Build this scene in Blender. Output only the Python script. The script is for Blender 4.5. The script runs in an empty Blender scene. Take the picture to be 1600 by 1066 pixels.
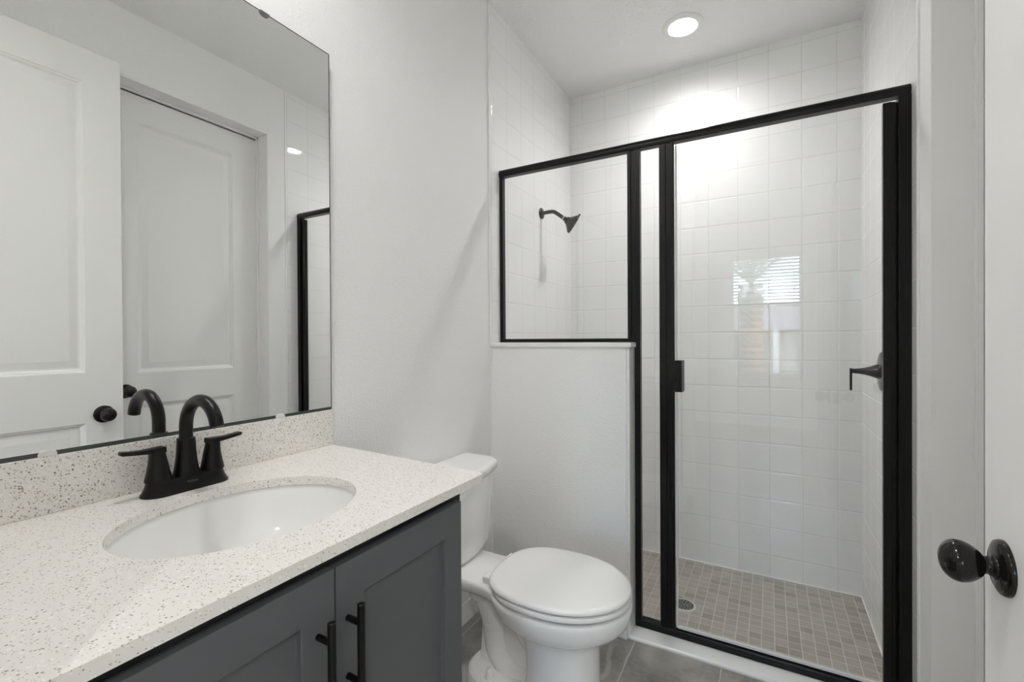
import bpy, bmesh, math, random
from mathutils import Vector, Matrix
PI = math.pi
random.seed(7)
sc = bpy.context.scene
COL = sc.collection

# ------------------------------------------------------------------ camera
cam_d = bpy.data.cameras.new('camera'); cam = bpy.data.objects.new('camera', cam_d); COL.objects.link(cam)
yaw, pitch, roll = math.radians(29.248), math.radians(-0.299), math.radians(-0.316)
r_ = Vector((math.cos(yaw), math.sin(yaw), 0)); f_ = Vector((-math.sin(yaw), math.cos(yaw), 0)); u_ = Vector((0, 0, 1))
f2 = f_*math.cos(pitch) + u_*math.sin(pitch); u2 = u_*math.cos(pitch) - f_*math.sin(pitch)
r3 = r_*math.cos(roll) + u2*math.sin(roll); u3 = u2*math.cos(roll) - r_*math.sin(roll)
cam.matrix_world = Matrix(((r3.x, u3.x, -f2.x, 1.119), (r3.y, u3.y, -f2.y, 0.0), (r3.z, u3.z, -f2.z, 1.188), (0, 0, 0, 1)))
cam_d.sensor_width = 36; cam_d.lens = 718.98/1600*36; cam_d.clip_start = 0.01; cam_d.clip_end = 200
sc.camera = cam

# ------------------------------------------------------------------ sky, exposure
world = bpy.data.worlds.new('sky'); sc.world = world; world.use_nodes = True
wn = world.node_tree.nodes; wl = world.node_tree.links
bg = wn['Background']
sky = wn.new('ShaderNodeTexSky')
try:
    sky.sky_type = 'NISHITA'; sky.sun_disc = False; sky.sun_elevation = math.radians(48); sky.sun_rotation = math.radians(60)
    sky.air_density = 1.0; sky.dust_density = 2.5; sky.ozone_density = 1.0
except Exception:
    pass
wl.new(sky.outputs[0], bg.inputs['Color']); bg.inputs['Strength'].default_value = 1.6
vs = sc.view_settings
vs.view_transform = 'Standard'; vs.look = 'None'; vs.gamma = 1.0; vs.exposure = 1.28; vs.use_curve_mapping = False
sc.cycles.use_denoising = True
sc.cycles.max_bounces = 16; sc.cycles.diffuse_bounces = 8; sc.cycles.glossy_bounces = 8; sc.cycles.transparent_max_bounces = 24
sc.cycles.sample_clamp_indirect = 6.0
LAMP = 100.0                        # emission of each ceiling lamp's lens
LAMP_COL = (1.0, 0.985, 0.97)

# ------------------------------------------------------------------ materials
def mat(name, base=(.8, .8, .8), rough=.5, metal=0.0, spec=.5, coat=0.0, coat_rough=.05):
    m = bpy.data.materials.new(name); m.use_nodes = True
    b = m.node_tree.nodes['Principled BSDF']
    b.inputs['Base Color'].default_value = (*base, 1); b.inputs['Roughness'].default_value = rough
    b.inputs['Metallic'].default_value = metal; b.inputs['Specular IOR Level'].default_value = spec
    b.inputs['Coat Weight'].default_value = coat; b.inputs['Coat Roughness'].default_value = coat_rough
    return m
class NT:
    """small helper around a node tree"""
    def __init__(s, m): s.m = m; s.t = m.node_tree; s.b = s.t.nodes['Principled BSDF']
    def n(s, kind, **kw):
        x = s.t.nodes.new(kind)
        for k, v in kw.items(): setattr(x, k, v)
        return x
    def l(s, a, b): s.t.links.new(a, b)
    def val(s, v, sock):
        if isinstance(v, (int, float)): sock.default_value = v
        else: s.l(v, sock)
    def math(s, op, a, b=None, c=None, clamp=False):
        x = s.n('ShaderNodeMath', operation=op); x.use_clamp = clamp
        s.val(a, x.inputs[0])
        if b is not None: s.val(b, x.inputs[1])
        if c is not None: s.val(c, x.inputs[2])
        return x.outputs[0]
    def pos(s):
        g = s.n('ShaderNodeNewGeometry'); x = s.n('ShaderNodeSeparateXYZ'); s.l(g.outputs['Position'], x.inputs[0])
        return g.outputs['Position'], x.outputs
    def noise(s, vec, scale, detail=2, rough=.5):
        x = s.n('ShaderNodeTexNoise'); x.inputs['Scale'].default_value = scale; x.inputs['Detail'].default_value = detail
        x.inputs['Roughness'].default_value = rough
        if vec is not None: s.l(vec, x.inputs['Vector'])
        return x.outputs['Fac']
    def ramp(s, fac, stops):
        x = s.n('ShaderNodeValToRGB'); e = x.color_ramp.elements
        while len(e) < len(stops): e.new(.5)
        for k, (p, c) in enumerate(stops): e[k].position = p; e[k].color = (*c, 1) if len(c) == 3 else c
        s.l(fac, x.inputs[0]); return x.outputs[0]
    def mix(s, fac, a, b):
        x = s.n('ShaderNodeMix', data_type='RGBA')
        s.val(fac, x.inputs[0])
        for v, k in ((a, 6), (b, 7)):
            if isinstance(v, tuple): x.inputs[k].default_value = (*v, 1)
            else: s.l(v, x.inputs[k])
        return x.outputs[2]
    def bump(s, h, dist=.002, strength=1.0):
        x = s.n('ShaderNodeBump'); x.inputs['Distance'].default_value = dist; x.inputs['Strength'].default_value = strength
        s.l(h, x.inputs['Height']); s.l(x.outputs[0], s.b.inputs['Normal'])
    def color(s, c): s.l(c, s.b.inputs['Base Color'])
    def smooth(s, v, a, b):
        x = s.n('ShaderNodeMapRange', interpolation_type='SMOOTHSTEP'); s.l(v, x.inputs[0])
        x.inputs[1].default_value = a; x.inputs[2].default_value = b; return x.outputs[0]

def paint(name, base, scale, dist, rough=.55):
    m = mat(name, base, rough, spec=.35); N = NT(m); p, _ = N.pos()
    a = N.noise(p, scale, 2, .55); b = N.noise(p, scale*.35, 1)
    N.bump(N.math('ADD', N.smooth(a, .38, .66), N.math('MULTIPLY', b, .5)), dist, .55)
    return m
M_WALL = paint('wall_paint', (.885, .885, .878), 140, .0010)
M_CEIL = paint('ceiling_paint', (.89, .89, .885), 60, .0016, .7)
M_TRIM = mat('white_trim_paint', (.87, .87, .86), .35)
M_DOOR = mat('white_door_paint', (.86, .86, .845), .38)

def grid_nodes(N, a, b, pa, oa, pb, ob, grout):
    """cells in the plane of a and b: returns edge distance (0 at grout centre), local coordinates, random colour of the cell"""
    ua = N.math('DIVIDE', N.math('SUBTRACT', a, oa), pa); ub = N.math('DIVIDE', N.math('SUBTRACT', b, ob), pb)
    fa = N.math('FRACT', ua); fb = N.math('FRACT', ub)
    ia = N.math('FLOOR', ua); ib = N.math('FLOOR', ub)
    def ed(f, p): return N.math('MULTIPLY', N.math('SUBTRACT', .5, N.math('ABSOLUTE', N.math('SUBTRACT', f, .5))), p)
    d = N.math('MINIMUM', ed(fa, pa), ed(fb, pb))
    c = N.n('ShaderNodeCombineXYZ'); N.l(ia, c.inputs[0]); N.l(ib, c.inputs[1])
    w = N.n('ShaderNodeTexWhiteNoise', noise_dimensions='3D'); N.l(c.outputs[0], w.inputs[0])
    sp = N.n('ShaderNodeSeparateColor'); N.l(w.outputs['Color'], sp.inputs[0])
    return d, fa, fb, sp.outputs, c.outputs[0]

def wall_tile(name, axis, off, zoff=0.039):
    m = mat(name, (.8, .8, .8), .07, spec=.5); N = NT(m); p, x = N.pos()
    a = x[axis]
    d, fa, fb, rnd, _ = grid_nodes(N, a, x[2], .1470, off, .1470, zoff, .002)
    g = N.smooth(d, .0007, .0016)                       # 0 in the joint, 1 on the tile
    tile = N.mix(N.math('MULTIPLY', rnd[0], .5), (.905, .905, .90), (.89, .89, .885))
    N.color(N.mix(g, (.73, .73, .72), tile))
    N.l(N.math('MULTIPLY_ADD', g, -.53, .57), N.b.inputs['Roughness'])
    tilt = N.math('ADD', N.math('MULTIPLY', N.math('SUBTRACT', rnd[1], .5), fa), N.math('MULTIPLY', N.math('SUBTRACT', rnd[2], .5), fb))
    wav = N.noise(p, 9, 1)
    edge = N.smooth(d, .0006, .006)
    h = N.math('ADD', N.math('MULTIPLY', edge, 1.3), N.math('ADD', N.math('MULTIPLY', tilt, .55), N.math('MULTIPLY', wav, .8)))
    N.bump(h, .0006, 1.0)
    return m
M_TILE_X = wall_tile('white_tile_back', 0, .0880)
M_TILE_Y = wall_tile('white_tile_side', 1, .0400)

def mosaic():
    m = mat('mosaic_tile', (.4, .36, .31), .45); N = NT(m); p, x = N.pos()
    d, fa, fb, rnd, cell = grid_nodes(N, x[0], x[1], .0481, .990-.0481*20, .0481, .010, .003)
    g = N.smooth(d, .0009, .0019)
    # only the joints that run towards the curb are wide and pale; the cross joints are narrower
    v = N.n('ShaderNodeVectorMath', operation='MULTIPLY'); N.l(p, v.inputs[0]); v.inputs[1].default_value = (14, 120, 1)
    v2 = N.n('ShaderNodeVectorMath', operation='ADD'); N.l(v.outputs[0], v2.inputs[0])
    v3 = N.n('ShaderNodeVectorMath', operation='SCALE'); N.l(cell, v3.inputs[0]); v3.inputs['Scale'].default_value = 3.7
    N.l(v3.outputs[0], v2.inputs[1])
    streak = N.noise(v2.outputs[0], 1.0, 3, .6)
    c = N.ramp(rnd[0], [(0, (.325, .294, .262)), (.35, (.392, .361, .325)), (.7, (.455, .424, .384)), (1, (.412, .360, .315))])
    c = N.mix(N.math('MULTIPLY', N.smooth(streak, .35, .75), .45), c, (.25, .23, .205))
    N.color(N.mix(g, (.66, .63, .58), c))
    N.bump(N.math('ADD', N.math('MULTIPLY', N.smooth(d, .0008, .004), 1.0), N.math('MULTIPLY', streak, .25)), .0012, .8)
    return m
M_MOSAIC = mosaic()

def floor_tile():
    m = mat('grey_floor_tile', (.35, .34, .32), .38); N = NT(m); p, x = N.pos()
    d, fa, fb, rnd, cell = grid_nodes(N, x[0], x[1], .3080, .657-.3080*4, .612, .578, .003)
    g = N.smooth(d, .0013, .0022)
    v3 = N.n('ShaderNodeVectorMath', operation='SCALE'); N.l(cell, v3.inputs[0]); v3.inputs['Scale'].default_value = 5.3
    v2 = N.n('ShaderNodeVectorMath', operation='ADD'); N.l(p, v2.inputs[0]); N.l(v3.outputs[0], v2.inputs[1])
    n1 = N.noise(v2.outputs[0], 5.0, 6, .6); n2 = N.noise(v2.outputs[0], 45, 5, .65)
    c = N.ramp(n1, [(.34, (.205, .192, .175)), (.5, (.335, .315, .288)), (.66, (.45, .425, .39))])
    c = N.mix(N.math('MULTIPLY', N.smooth(n2, .3, .75), .6), c, (.39, .375, .355))
    w = N.n('ShaderNodeTexWave', wave_type='BANDS', bands_direction='X'); N.l(v2.outputs[0], w.inputs[0])
    w.inputs['Scale'].default_value = 3.2; w.inputs['Distortion'].default_value = 14; w.inputs['Detail'].default_value = 3; w.inputs['Detail Scale'].default_value = .7
    vein = N.math('MULTIPLY', N.smooth(w.outputs['Fac'], .62, .98), N.math('MULTIPLY', N.math('MULTIPLY', N.smooth(rnd[1], .35, .5), N.smooth(N.noise(v2.outputs[0], 3.1, 2), .45, .62)), .5))
    c = N.mix(vein, c, (.55, .535, .51))
    N.color(N.mix(g, (.58, .56, .53), c))
    N.bump(N.math('ADD', N.smooth(d, .001, .003), N.math('MULTIPLY', n2, .2)), .001, .6)
    return m
M_FLOOR = floor_tile()

def quartz():
    m = mat('speckled_quartz', (.78, .75, .71), .22); N = NT(m)
    p, _ = N.pos()
    def specks(scale, thr, rad):
        v = N.n('ShaderNodeTexVoronoi', feature='F1'); v.inputs['Scale'].default_value = scale; N.l(p, v.inputs['Vector'])
        s = N.n('ShaderNodeSeparateColor'); N.l(v.outputs['Color'], s.inputs[0])
        keep = N.math('LESS_THAN', s.outputs[0], thr)
        r = N.math('MULTIPLY_ADD', s.outputs[1], rad*.7, rad*.35)
        ins = N.math('LESS_THAN', v.outputs['Distance'], r)
        return N.math('MULTIPLY', keep, ins), s.outputs[2]
    base = N.mix(N.noise(p, 38, 3), (.80, .768, .73), (.84, .818, .79))
    k1, c1 = specks(250, .24, .40); k2, c2 = specks(400, .24, .45); k3, c3 = specks(210, .16, .5)
    brown = N.ramp(c1, [(0, (.20, .17, .14)), (.5, (.40, .34, .28)), (1, (.55, .49, .42))])
    grey = N.ramp(c2, [(0, (.38, .34, .29)), (1, (.60, .55, .49))])
    c = N.mix(k3, base, (.90, .89, .87))
    c = N.mix(k2, c, grey); c = N.mix(k1, c, brown)
    N.color(c)
    return m
M_QUARTZ = quartz()
M_PORC = mat('white_porcelain', (.87, .87, .86), .08, spec=.5)
M_SEAT = mat('white_seat_plastic', (.87, .87, .86), .16)
M_BLACK = mat('black_frame_metal', (.0050, .0048, .0046), .30, spec=.27)
M_FAUCET = mat('matte_black_metal', (.0035, .0035, .0035), .32, spec=.26)
M_BRONZE = mat('dark_bronze_metal', (.007, .0058, .005), .12, spec=.36)
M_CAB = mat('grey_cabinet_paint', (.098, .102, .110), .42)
M_CAB_SHADE = mat('shaded_cabinet_paint', (.020, .021, .023), .5)  # cabinet grey darkened, painting in the shade on the face frame
M_CHROME = mat('chrome', (.75, .75, .75), .12, metal=1)
M_STEEL = mat('brushed_steel', (.30, .30, .30), .3, metal=1)
M_HOLE = mat('dark_hole', (.012, .012, .012), .7)
M_CLEAR = mat('clear_plastic', (.72, .72, .72), .12)
M_CURB = mat('white_marble_curb', (.87, .87, .86), .18)
M_LET = mat('grey_lettering', (.12, .12, .12), .4)
M_MIRROR = mat('silvered_glass', (.925, .935, .928), 0.0, metal=1)
M_EDGE = mat('mirror_edge', (.05, .06, .058), .25)
M_CARPET = paint('beige_carpet', (.36, .33, .29), 300, .004, .9)
M_BLIND = mat('white_blind', (.80, .80, .80), .45)
M_LAWN = paint('lawn_grass', (.10, .16, .05), 40, .02, .9)
M_HOUSE = paint('shaded_stucco', (.22, .215, .20), 60, .004, .8)  # stucco colour lowered to put the house wall in shade
M_ROOF = mat('grey_roof', (.12, .11, .11), .8)
M_DKGLASS = mat('dark_window_glass', (.03, .035, .04), .08)
M_TRUNK = paint('palm_bark', (.17, .13, .09), 30, .02, .9)
M_FROND = mat('palm_leaf', (.08, .13, .04), .5)

def glass(name, tint=(.992, .995, .993)):
    m = bpy.data.materials.new(name); m.use_nodes = True; t = m.node_tree
    for n in list(t.nodes):
        if n.type != 'OUTPUT_MATERIAL': t.nodes.remove(n)
    out = [n for n in t.nodes if n.type == 'OUTPUT_MATERIAL'][0]
    tr = t.nodes.new('ShaderNodeBsdfTransparent'); tr.inputs[0].default_value = (*tint, 1)
    gl = t.nodes.new('ShaderNodeBsdfGlossy'); gl.inputs['Roughness'].default_value = 0.0
    lw = t.nodes.new('ShaderNodeLayerWeight'); lw.inputs[0].default_value = .5
    p = t.nodes.new('ShaderNodeMath'); p.operation = 'POWER'; t.links.new(lw.outputs['Facing'], p.inputs[0]); p.inputs[1].default_value = 5
    q = t.nodes.new('ShaderNodeMath'); q.operation = 'MULTIPLY_ADD'; t.links.new(p.outputs[0], q.inputs[0]); q.inputs[1].default_value = .957; q.inputs[2].default_value = .043
    mx = t.nodes.new('ShaderNodeMixShader'); t.links.new(q.outputs[0], mx.inputs[0]); t.links.new(tr.outputs[0], mx.inputs[1]); t.links.new(gl.outputs[0], mx.inputs[2])
    t.links.new(mx.outputs[0], out.inputs[0])
    return m
M_GLASS = glass('clear_glass')
def emit(name, col, s, beam=1.2):
    m = bpy.data.materials.new(name); m.use_nodes = True; t = m.node_tree
    b = t.nodes['Principled BSDF']; b.inputs['Base Color'].default_value = (.8, .8, .8, 1)
    b.inputs['Emission Color'].default_value = (*col, 1)
    # a downlight lens throws most of its light straight down
    lw = t.nodes.new('ShaderNodeLayerWeight'); lw.inputs[0].default_value = .5
    iv = t.nodes.new('ShaderNodeMath'); iv.operation = 'SUBTRACT'; iv.inputs[0].default_value = 1; t.links.new(lw.outputs['Facing'], iv.inputs[1])
    pw = t.nodes.new('ShaderNodeMath'); pw.operation = 'POWER'; t.links.new(iv.outputs[0], pw.inputs[0]); pw.inputs[1].default_value = beam
    ml = t.nodes.new('ShaderNodeMath'); ml.operation = 'MULTIPLY'; t.links.new(pw.outputs[0], ml.inputs[0]); ml.inputs[1].default_value = s*(beam+2)/2
    t.links.new(ml.outputs[0], b.inputs['Emission Strength'])
    return m
M_LAMP = emit('lit_lens', LAMP_COL, LAMP*.68, .9)

# ------------------------------------------------------------------ mesh helpers
def finish(name, bm, m, parent=None, smooth=False, bevel=0, seg=2, subsurf=0, loc=None):
    bmesh.ops.recalc_face_normals(bm, faces=bm.faces)
    me = bpy.data.meshes.new(name); bm.to_mesh(me); bm.free()
    if m is not None:
        for x in (m if isinstance(m, (list, tuple)) else [m]): me.materials.append(x)
    o = bpy.data.objects.new(name, me); COL.objects.link(o)
    if parent is not None: o.parent = parent
    if loc is not None: o.location = loc
    if smooth:
        for p in me.polygons: p.use_smooth = True
    if bevel:
        b = o.modifiers.new('bevel', 'BEVEL'); b.width = bevel; b.segments = seg; b.limit_method = 'ANGLE'; b.angle_limit = math.radians(35)
        if not smooth:
            for p in me.polygons: p.use_smooth = True
            w = o.modifiers.new('wn', 'WEIGHTED_NORMAL'); w.keep_sharp = True
    if subsurf:
        s = o.modifiers.new('sub', 'SUBSURF'); s.levels = subsurf; s.render_levels = subsurf
    return o
def auto_smooth(o, deg=40):
    for p in o.data.polygons: p.use_smooth = True
    bm = bmesh.new(); bm.from_mesh(o.data)
    for e in bm.edges:
        if len(e.link_faces) == 2 and e.calc_face_angle(0) > math.radians(deg): e.smooth = False
    bm.to_mesh(o.data); bm.free()
    return o
def add_box(bm, x0, x1, y0, y1, z0, z1, mi=0):
    v = [bm.verts.new(p) for p in ((x0, y0, z0), (x1, y0, z0), (x1, y1, z0), (x0, y1, z0), (x0, y0, z1), (x1, y0, z1), (x1, y1, z1), (x0, y1, z1))]
    for q in ((3, 2, 1, 0), (4, 5, 6, 7), (0, 1, 5, 4), (1, 2, 6, 5), (2, 3, 7, 6), (3, 0, 4, 7)):
        f = bm.faces.new([v[k] for k in q]); f.material_index = mi
def box(name, b, m, parent=None, bevel=0, seg=2):
    bm = bmesh.new(); add_box(bm, *b); return finish(name, bm, m, parent, bevel=bevel, seg=seg)
def boxes(name, bs, m, parent=None, bevel=0):
    bm = bmesh.new()
    for b in bs: add_box(bm, *b)
    return finish(name, bm, m, parent, bevel=bevel)
def loft(bm, rings, cap0=True, cap1=True, closed=True):
    R = [[bm.verts.new(p) for p in r] for r in rings]
    n = len(R[0])
    for a, b in zip(R, R[1:]):
        for k in range(n if closed else n-1):
            bm.faces.new((a[k], a[(k+1) % n], b[(k+1) % n], b[k]))
    if cap0: bm.faces.new(list(reversed(R[0])))
    if cap1: bm.faces.new(R[-1])
    return R
def frame_of(axis):
    a = Vector(axis).normalized(); h = Vector((0, 0, 1)) if abs(a.z) < .9 else Vector((1, 0, 0))
    u = h.cross(a).normalized(); v = a.cross(u); return a, u, v
def lathe(bm, origin, axis, prof, n=48, cap0=True, cap1=True):
    a, u, v = frame_of(axis); o = Vector(origin)
    loft(bm, [[o + a*h + (u*math.cos(2*PI*k/n) + v*math.sin(2*PI*k/n))*max(r, 1e-5) for k in range(n)] for h, r in prof], cap0, cap1)
def tube(bm, pts, rad, n=24, cap=True):
    P = [Vector(p) for p in pts]; rings = []; u = None
    for k, p in enumerate(P):
        t = (P[min(k+1, len(P)-1)] - P[max(k-1, 0)]).normalized()
        if u is None: _, u, _ = frame_of(t)
        u = (u - t*u.dot(t)).normalized(); v = t.cross(u)
        r = rad[k] if isinstance(rad, (list, tuple)) else rad
        rings.append([p + (u*math.cos(2*PI*j/n) + v*math.sin(2*PI*j/n))*r for j in range(n)])
    loft(bm, rings, cap, cap)
def smooth_path(pts, n=8):
    P = [Vector(p) for p in pts]; P = [P[0]*2-P[1]] + P + [P[-1]*2-P[-2]]; out = []
    for k in range(1, len(P)-2):
        for j in range(n):
            t = j/n; a, b, c, d = P[k-1], P[k], P[k+1], P[k+2]
            out.append(.5*((2*b) + (c-a)*t + (2*a-5*b+4*c-d)*t*t + (3*b-a-3*c+d)*t**3))
    out.append(P[-2]); return out
def tag(o, label, cat, group=None, kind=None):
    o['label'] = label; o['category'] = cat
    if group: o['group'] = group
    if kind: o['kind'] = kind
    return o
def thing(name, loc, label, cat, group=None, kind=None):
    o = bpy.data.objects.new(name, None); COL.objects.link(o); o.location = loc; o.empty_display_size = .05
    return tag(o, label, cat, group, kind)
def struct(o, label, cat): return tag(o, label, cat, None, 'structure')
def adopt(root, *objs):
    """parent world-space meshes to an Empty while keeping them where they are"""
    for o in objs:
        o.parent = root; o.matrix_parent_inverse = Matrix.Translation(-Vector(root.location))
def copy_tree(o):
    c = o.copy(); COL.objects.link(c)
    for ch in o.children:
        d = ch.copy(); COL.objects.link(d); d.parent = c
        for g in ch.children:
            e = g.copy(); COL.objects.link(e); e.parent = d
    return c

# ------------------------------------------------------------------ room shell
H = 2.72; XR = 1.51; YB = 2.767; YT = 1.795
struct(box('floor', (-.05, 1.72, -.20, 1.80, -.05, 0), M_FLOOR), 'large grey stone look floor tiles with pale joints', 'floor')
struct(box('floor_shower', (0, XR, 1.90, YB, -.13, -.077), M_MOSAIC), 'small taupe mosaic tile shower floor', 'floor')
struct(box('ceiling', (-.13, 1.78, -.03, YB+.13, H, H+.1), M_CEIL), 'white textured bathroom ceiling', 'ceiling')
struct(box('wall_left', (-.13, 0, -.03, YT, -.05, H), M_WALL), 'white painted wall with orange peel texture behind mirror and toilet', 'wall')
struct(box('wall_shower_left', (-.13, .005, YT, YB+.12, -.13, H), M_TILE_Y), 'white square tile shower wall carrying the shower head', 'wall')
struct(box('wall_shower_back', (-.0, XR+.0, YB, YB+.12, -.13, H), M_TILE_X), 'white square tile wall at the back of the shower', 'wall')
struct(box('wall_shower_right', (XR-.002, XR+.13, YT+.005, YB+.12, -.13, H), M_TILE_Y), 'white square tile shower wall carrying the valve', 'wall')
DY0, DY1, DZ = .945, 1.69, 2.417
struct(boxes('wall_right', [(XR, XR+.13, -.03, DY0, -.05, H), (XR, XR+.13, DY0, DY1, DZ, H), (XR, XR+.13, DY1, YT+.005, -.05, H)], M_WALL), 'white painted right wall around the recessed closed door', 'wall')
EX0, EX1, EZ = .615, 1.44, 2.43
struct(boxes('wall_front', [(-.13, EX0, -.03, .10, -.05, H), (EX0, EX1, -.03, .10, EZ, H), (EX1, XR, -.03, .10, -.05, H)], M_WALL), 'white painted wall with the entry doorway', 'wall')
struct(box('trim_1', (0, .0085, YT-.012, YT, 1.17, H), M_TRIM, bevel=.002), 'white tile edge strip on the left wall', 'trim')
struct(box('trim_2', (XR-.006, XR+.004, YT-.006, YT+.006, 0, H), M_TRIM, bevel=.002), 'white tile edge strip on the right wall', 'trim')
# half wall
PX, PY0, PY1, PZ = .636, 1.800, 1.925, 1.150
struct(box('wall_partition', (0, PX-.010, PY0, PY1-.01, -.05, PZ), M_WALL), 'low white painted half wall beside the toilet', 'half wall')
bm = bmesh.new(); add_box(bm, PX-.010, PX, PY0+.008, PY1, -.08, PZ)
struct(finish('wall_partition_end', bm, M_TILE_Y), 'white tiled end face of the half wall', 'half wall')
struct(box('wall_partition_inside', (.005, PX-.010, PY1-.01, PY1, -.13, PZ), M_TILE_X), 'white tiled shower side of the half wall', 'half wall')
struct(box('trim_3', (0.0, PX+.010, PY0-.010, PY1+.01, PZ, PZ+.020), M_CURB, bevel=.004), 'white marble cap on top of the half wall', 'trim')
# curb
bm = bmesh.new()
prof = [(PY0+.002, -.03), (PY0+.002, .006), (PY0+.008, .012), (PY0+.06, .018), (1.945, .018), (1.952, .012), (1.952, -.13)]
loft(bm, [[(x, y, z) for y, z in prof] for x in (PX-.004, XR+.004)])
struct(finish('trim_4', bm, M_CURB, bevel=.002), 'low white marble curb under the shower door', 'trim')
# baseboards
struct(box('baseboard_left', (0, .012, .85, PY0, 0, .088), M_TRIM, bevel=.004), 'white baseboard on the left wall behind the toilet', 'baseboard')
struct(box('baseboard_partition', (.012, PX-.008, PY0-.012, PY0, 0, .088), M_TRIM, bevel=.004), 'white baseboard along the half wall', 'baseboard')
struct(boxes('baseboard_right', [(XR-.012, XR, DY1+.01, YT-.01, 0, .088)], M_TRIM, bevel=.004), 'short white baseboard between closed door and shower', 'baseboard')
# caulk line at the foot of the shower walls
struct(boxes('trim_5', [(.005, XR, YB-.006, YB, -.077, -.070), (XR-.008, XR-.002, 1.955, YB, -.077, -.070), (.005, .011, 1.93, YB, -.077, -.070)], M_CURB, bevel=.002), 'white caulk line around the shower floor', 'trim')

# ------------------------------------------------------------------ panelled doors
def panel_face(bm, T, w, h, panels, prof, mi=0):
    """front of a door in (u, v, n): frame cells flat at n = 0, every panel a nest of rectangles following prof (inset, depth)"""
    us = sorted({0, w} | {p[0] for p in panels} | {p[1] for p in panels}); vsx = sorted({0, h} | {p[2] for p in panels} | {p[3] for p in panels})
    V = {}
    def vert(u, v, n):
        k = (round(u, 6), round(v, 6), round(n, 6))
        if k not in V: V[k] = bm.verts.new(T(u, v, n))
        return V[k]
    for a, b in zip(us, us[1:]):
        for c, d in zip(vsx, vsx[1:]):
            cu, cv = (a+b)/2, (c+d)/2
            if any(p[0] < cu < p[1] and p[2] < cv < p[3] for p in panels): continue
            bm.faces.new((vert(a, c, 0), vert(b, c, 0), vert(b, d, 0), vert(a, d, 0)))
    for (a, b, c, d) in panels:
        prev = [(a, c, 0), (b, c, 0), (b, d, 0), (a, d, 0)]
        for ins, dep in prof:
            cur = [(a+ins, c+ins, dep), (b-ins, c+ins, dep), (b-ins, d-ins, dep), (a+ins, d-ins, dep)]
            for k in range(4):
                bm.faces.new((vert(*prev[k]), vert(*prev[(k+1) % 4]), vert(*cur[(k+1) % 4]), vert(*cur[k])))
            prev = cur
        bm.faces.new([vert(*q) for q in prev])
    return [vert(0, 0, 0), vert(w, 0, 0), vert(w, h, 0), vert(0, h, 0)], V
def slab_door(name, T, w, h, th, panels, prof, m, parent=None, bevel=.0015):
    bm = bmesh.new()
    panel_face(bm, T, w, h, panels, prof)
    panel_face(bm, lambda u, v, n: T(u, v, -th-n), w, h, panels, [(i, d) for i, d in prof] if th > .03 else [(.002, 0)])
    us = sorted({0, w} | {p[0] for p in panels} | {p[1] for p in panels}); vv = sorted({0, h} | {p[2] for p in panels} | {p[3] for p in panels})
    def strip(pts):
        for p, q in zip(pts, pts[1:]):
            bm.faces.new([bm.verts.new(T(*p, 0)), bm.verts.new(T(*q, 0)), bm.verts.new(T(*q, -th)), bm.verts.new(T(*p, -th))])
    strip([(u, 0) for u in us]); strip([(u, h) for u in us]); strip([(0, v) for v in vv]); strip([(w, v) for v in vv])
    bmesh.ops.remove_doubles(bm, verts=bm.verts, dist=1e-5)
    return finish(name, bm, m, parent, bevel=bevel)
OGEE = [(.002, -.004), (.008, -.006), (.014, -.0125), (.019, -.0135), (.022, -.0130), (.046, -.0045), (.050, -.004)]

def knob(parent, base, axis, r=.033, sc_=1.0):
    """round rose, short neck and egg shaped knob along axis"""
    k = sc_
    bm = bmesh.new(); lathe(bm, base, axis, [(0, r), (.003, r), (.0065, r*.95), (.009, r*.80), (.0105, r*.5), (.011, r*.34)], 56)
    rose = auto_smooth(finish('rose', bm, M_BRONZE), 50)
    bm = bmesh.new()
    prof = [(.009, .0165*k), (.012, .0165*k), (.014, .0135*k), (.018, .0112*k), (.022, .0115*k), (.024, .0122*k)]
    L0, L1, R = .018, .068, .0270*k
    n = 18
    for j in range(n+1):
        t = j/n
        s = L0 + .004 + (L1-L0-.004)*t
        rr = R*math.sqrt(max(0, 1-((t-.54)/.46)**2)) if t > .54 else (.0122*k + (R-.0122*k)*math.sin(PI/2*t/.54)**.72)
        prof.append((s, rr))
    lathe(bm, base, axis, prof, 48)
    kn = auto_smooth(finish('knob', bm, M_BRONZE), 60)
    return rose, kn

# closed door in the recess of the right wall
d1 = thing('door_1', (1.615, .960, 0), 'closed white two panel door recessed in the right wall', 'door', kind='structure')
T1 = lambda u, v, n: (1.615-n, .960+u, .012+v)
leaf = slab_door('door_leaf', T1, .715, 2.378, .035, [(.112, .572, 1.020, 2.246), (.112, .572, .24, .862)], OGEE, M_DOOR)
adopt(d1, leaf)
rs, kn = knob(None, (1.615, 1.020, .945), (-1, 0, 0), .033)
for o in (rs, kn): adopt(d1, o)
J = .012
struct(boxes('trim_6', [(XR-.001, XR+.13, DY0, DY0+J, 0, DZ), (XR-.001, XR+.13, DY1-J, DY1, 0, DZ), (XR-.001, XR+.13, DY0+J, DY1-J, DZ-J, DZ),
     (XR+.086, XR+.103, DY0+J, DY0+J+.011, 0, DZ-J), (XR+.086, XR+.103, DY1-J-.011, DY1-J, 0, DZ-J), (XR+.086, XR+.103, DY0+J, DY1-J, DZ-J-.011, DZ-J)],
     M_TRIM, bevel=.002), 'white jamb lining the recess of the closed door', 'trim')
struct(boxes('wall_light_block', [(1.70, 1.75, DY0-.1, DY1+.1, -.05, H), (XR+.13, 1.70, DY0-.1, DY0-.05, -.05, H), (XR+.13, 1.70, DY1+.05, DY1+.1, -.05, H), (XR+.13, 1.70, DY0-.05, DY1+.05, H-.1, H)], M_WALL), 'unseen white backing added behind the closed door to block sky light', 'wall')  # unseen backing box added so no sky light leaks around the door
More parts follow.
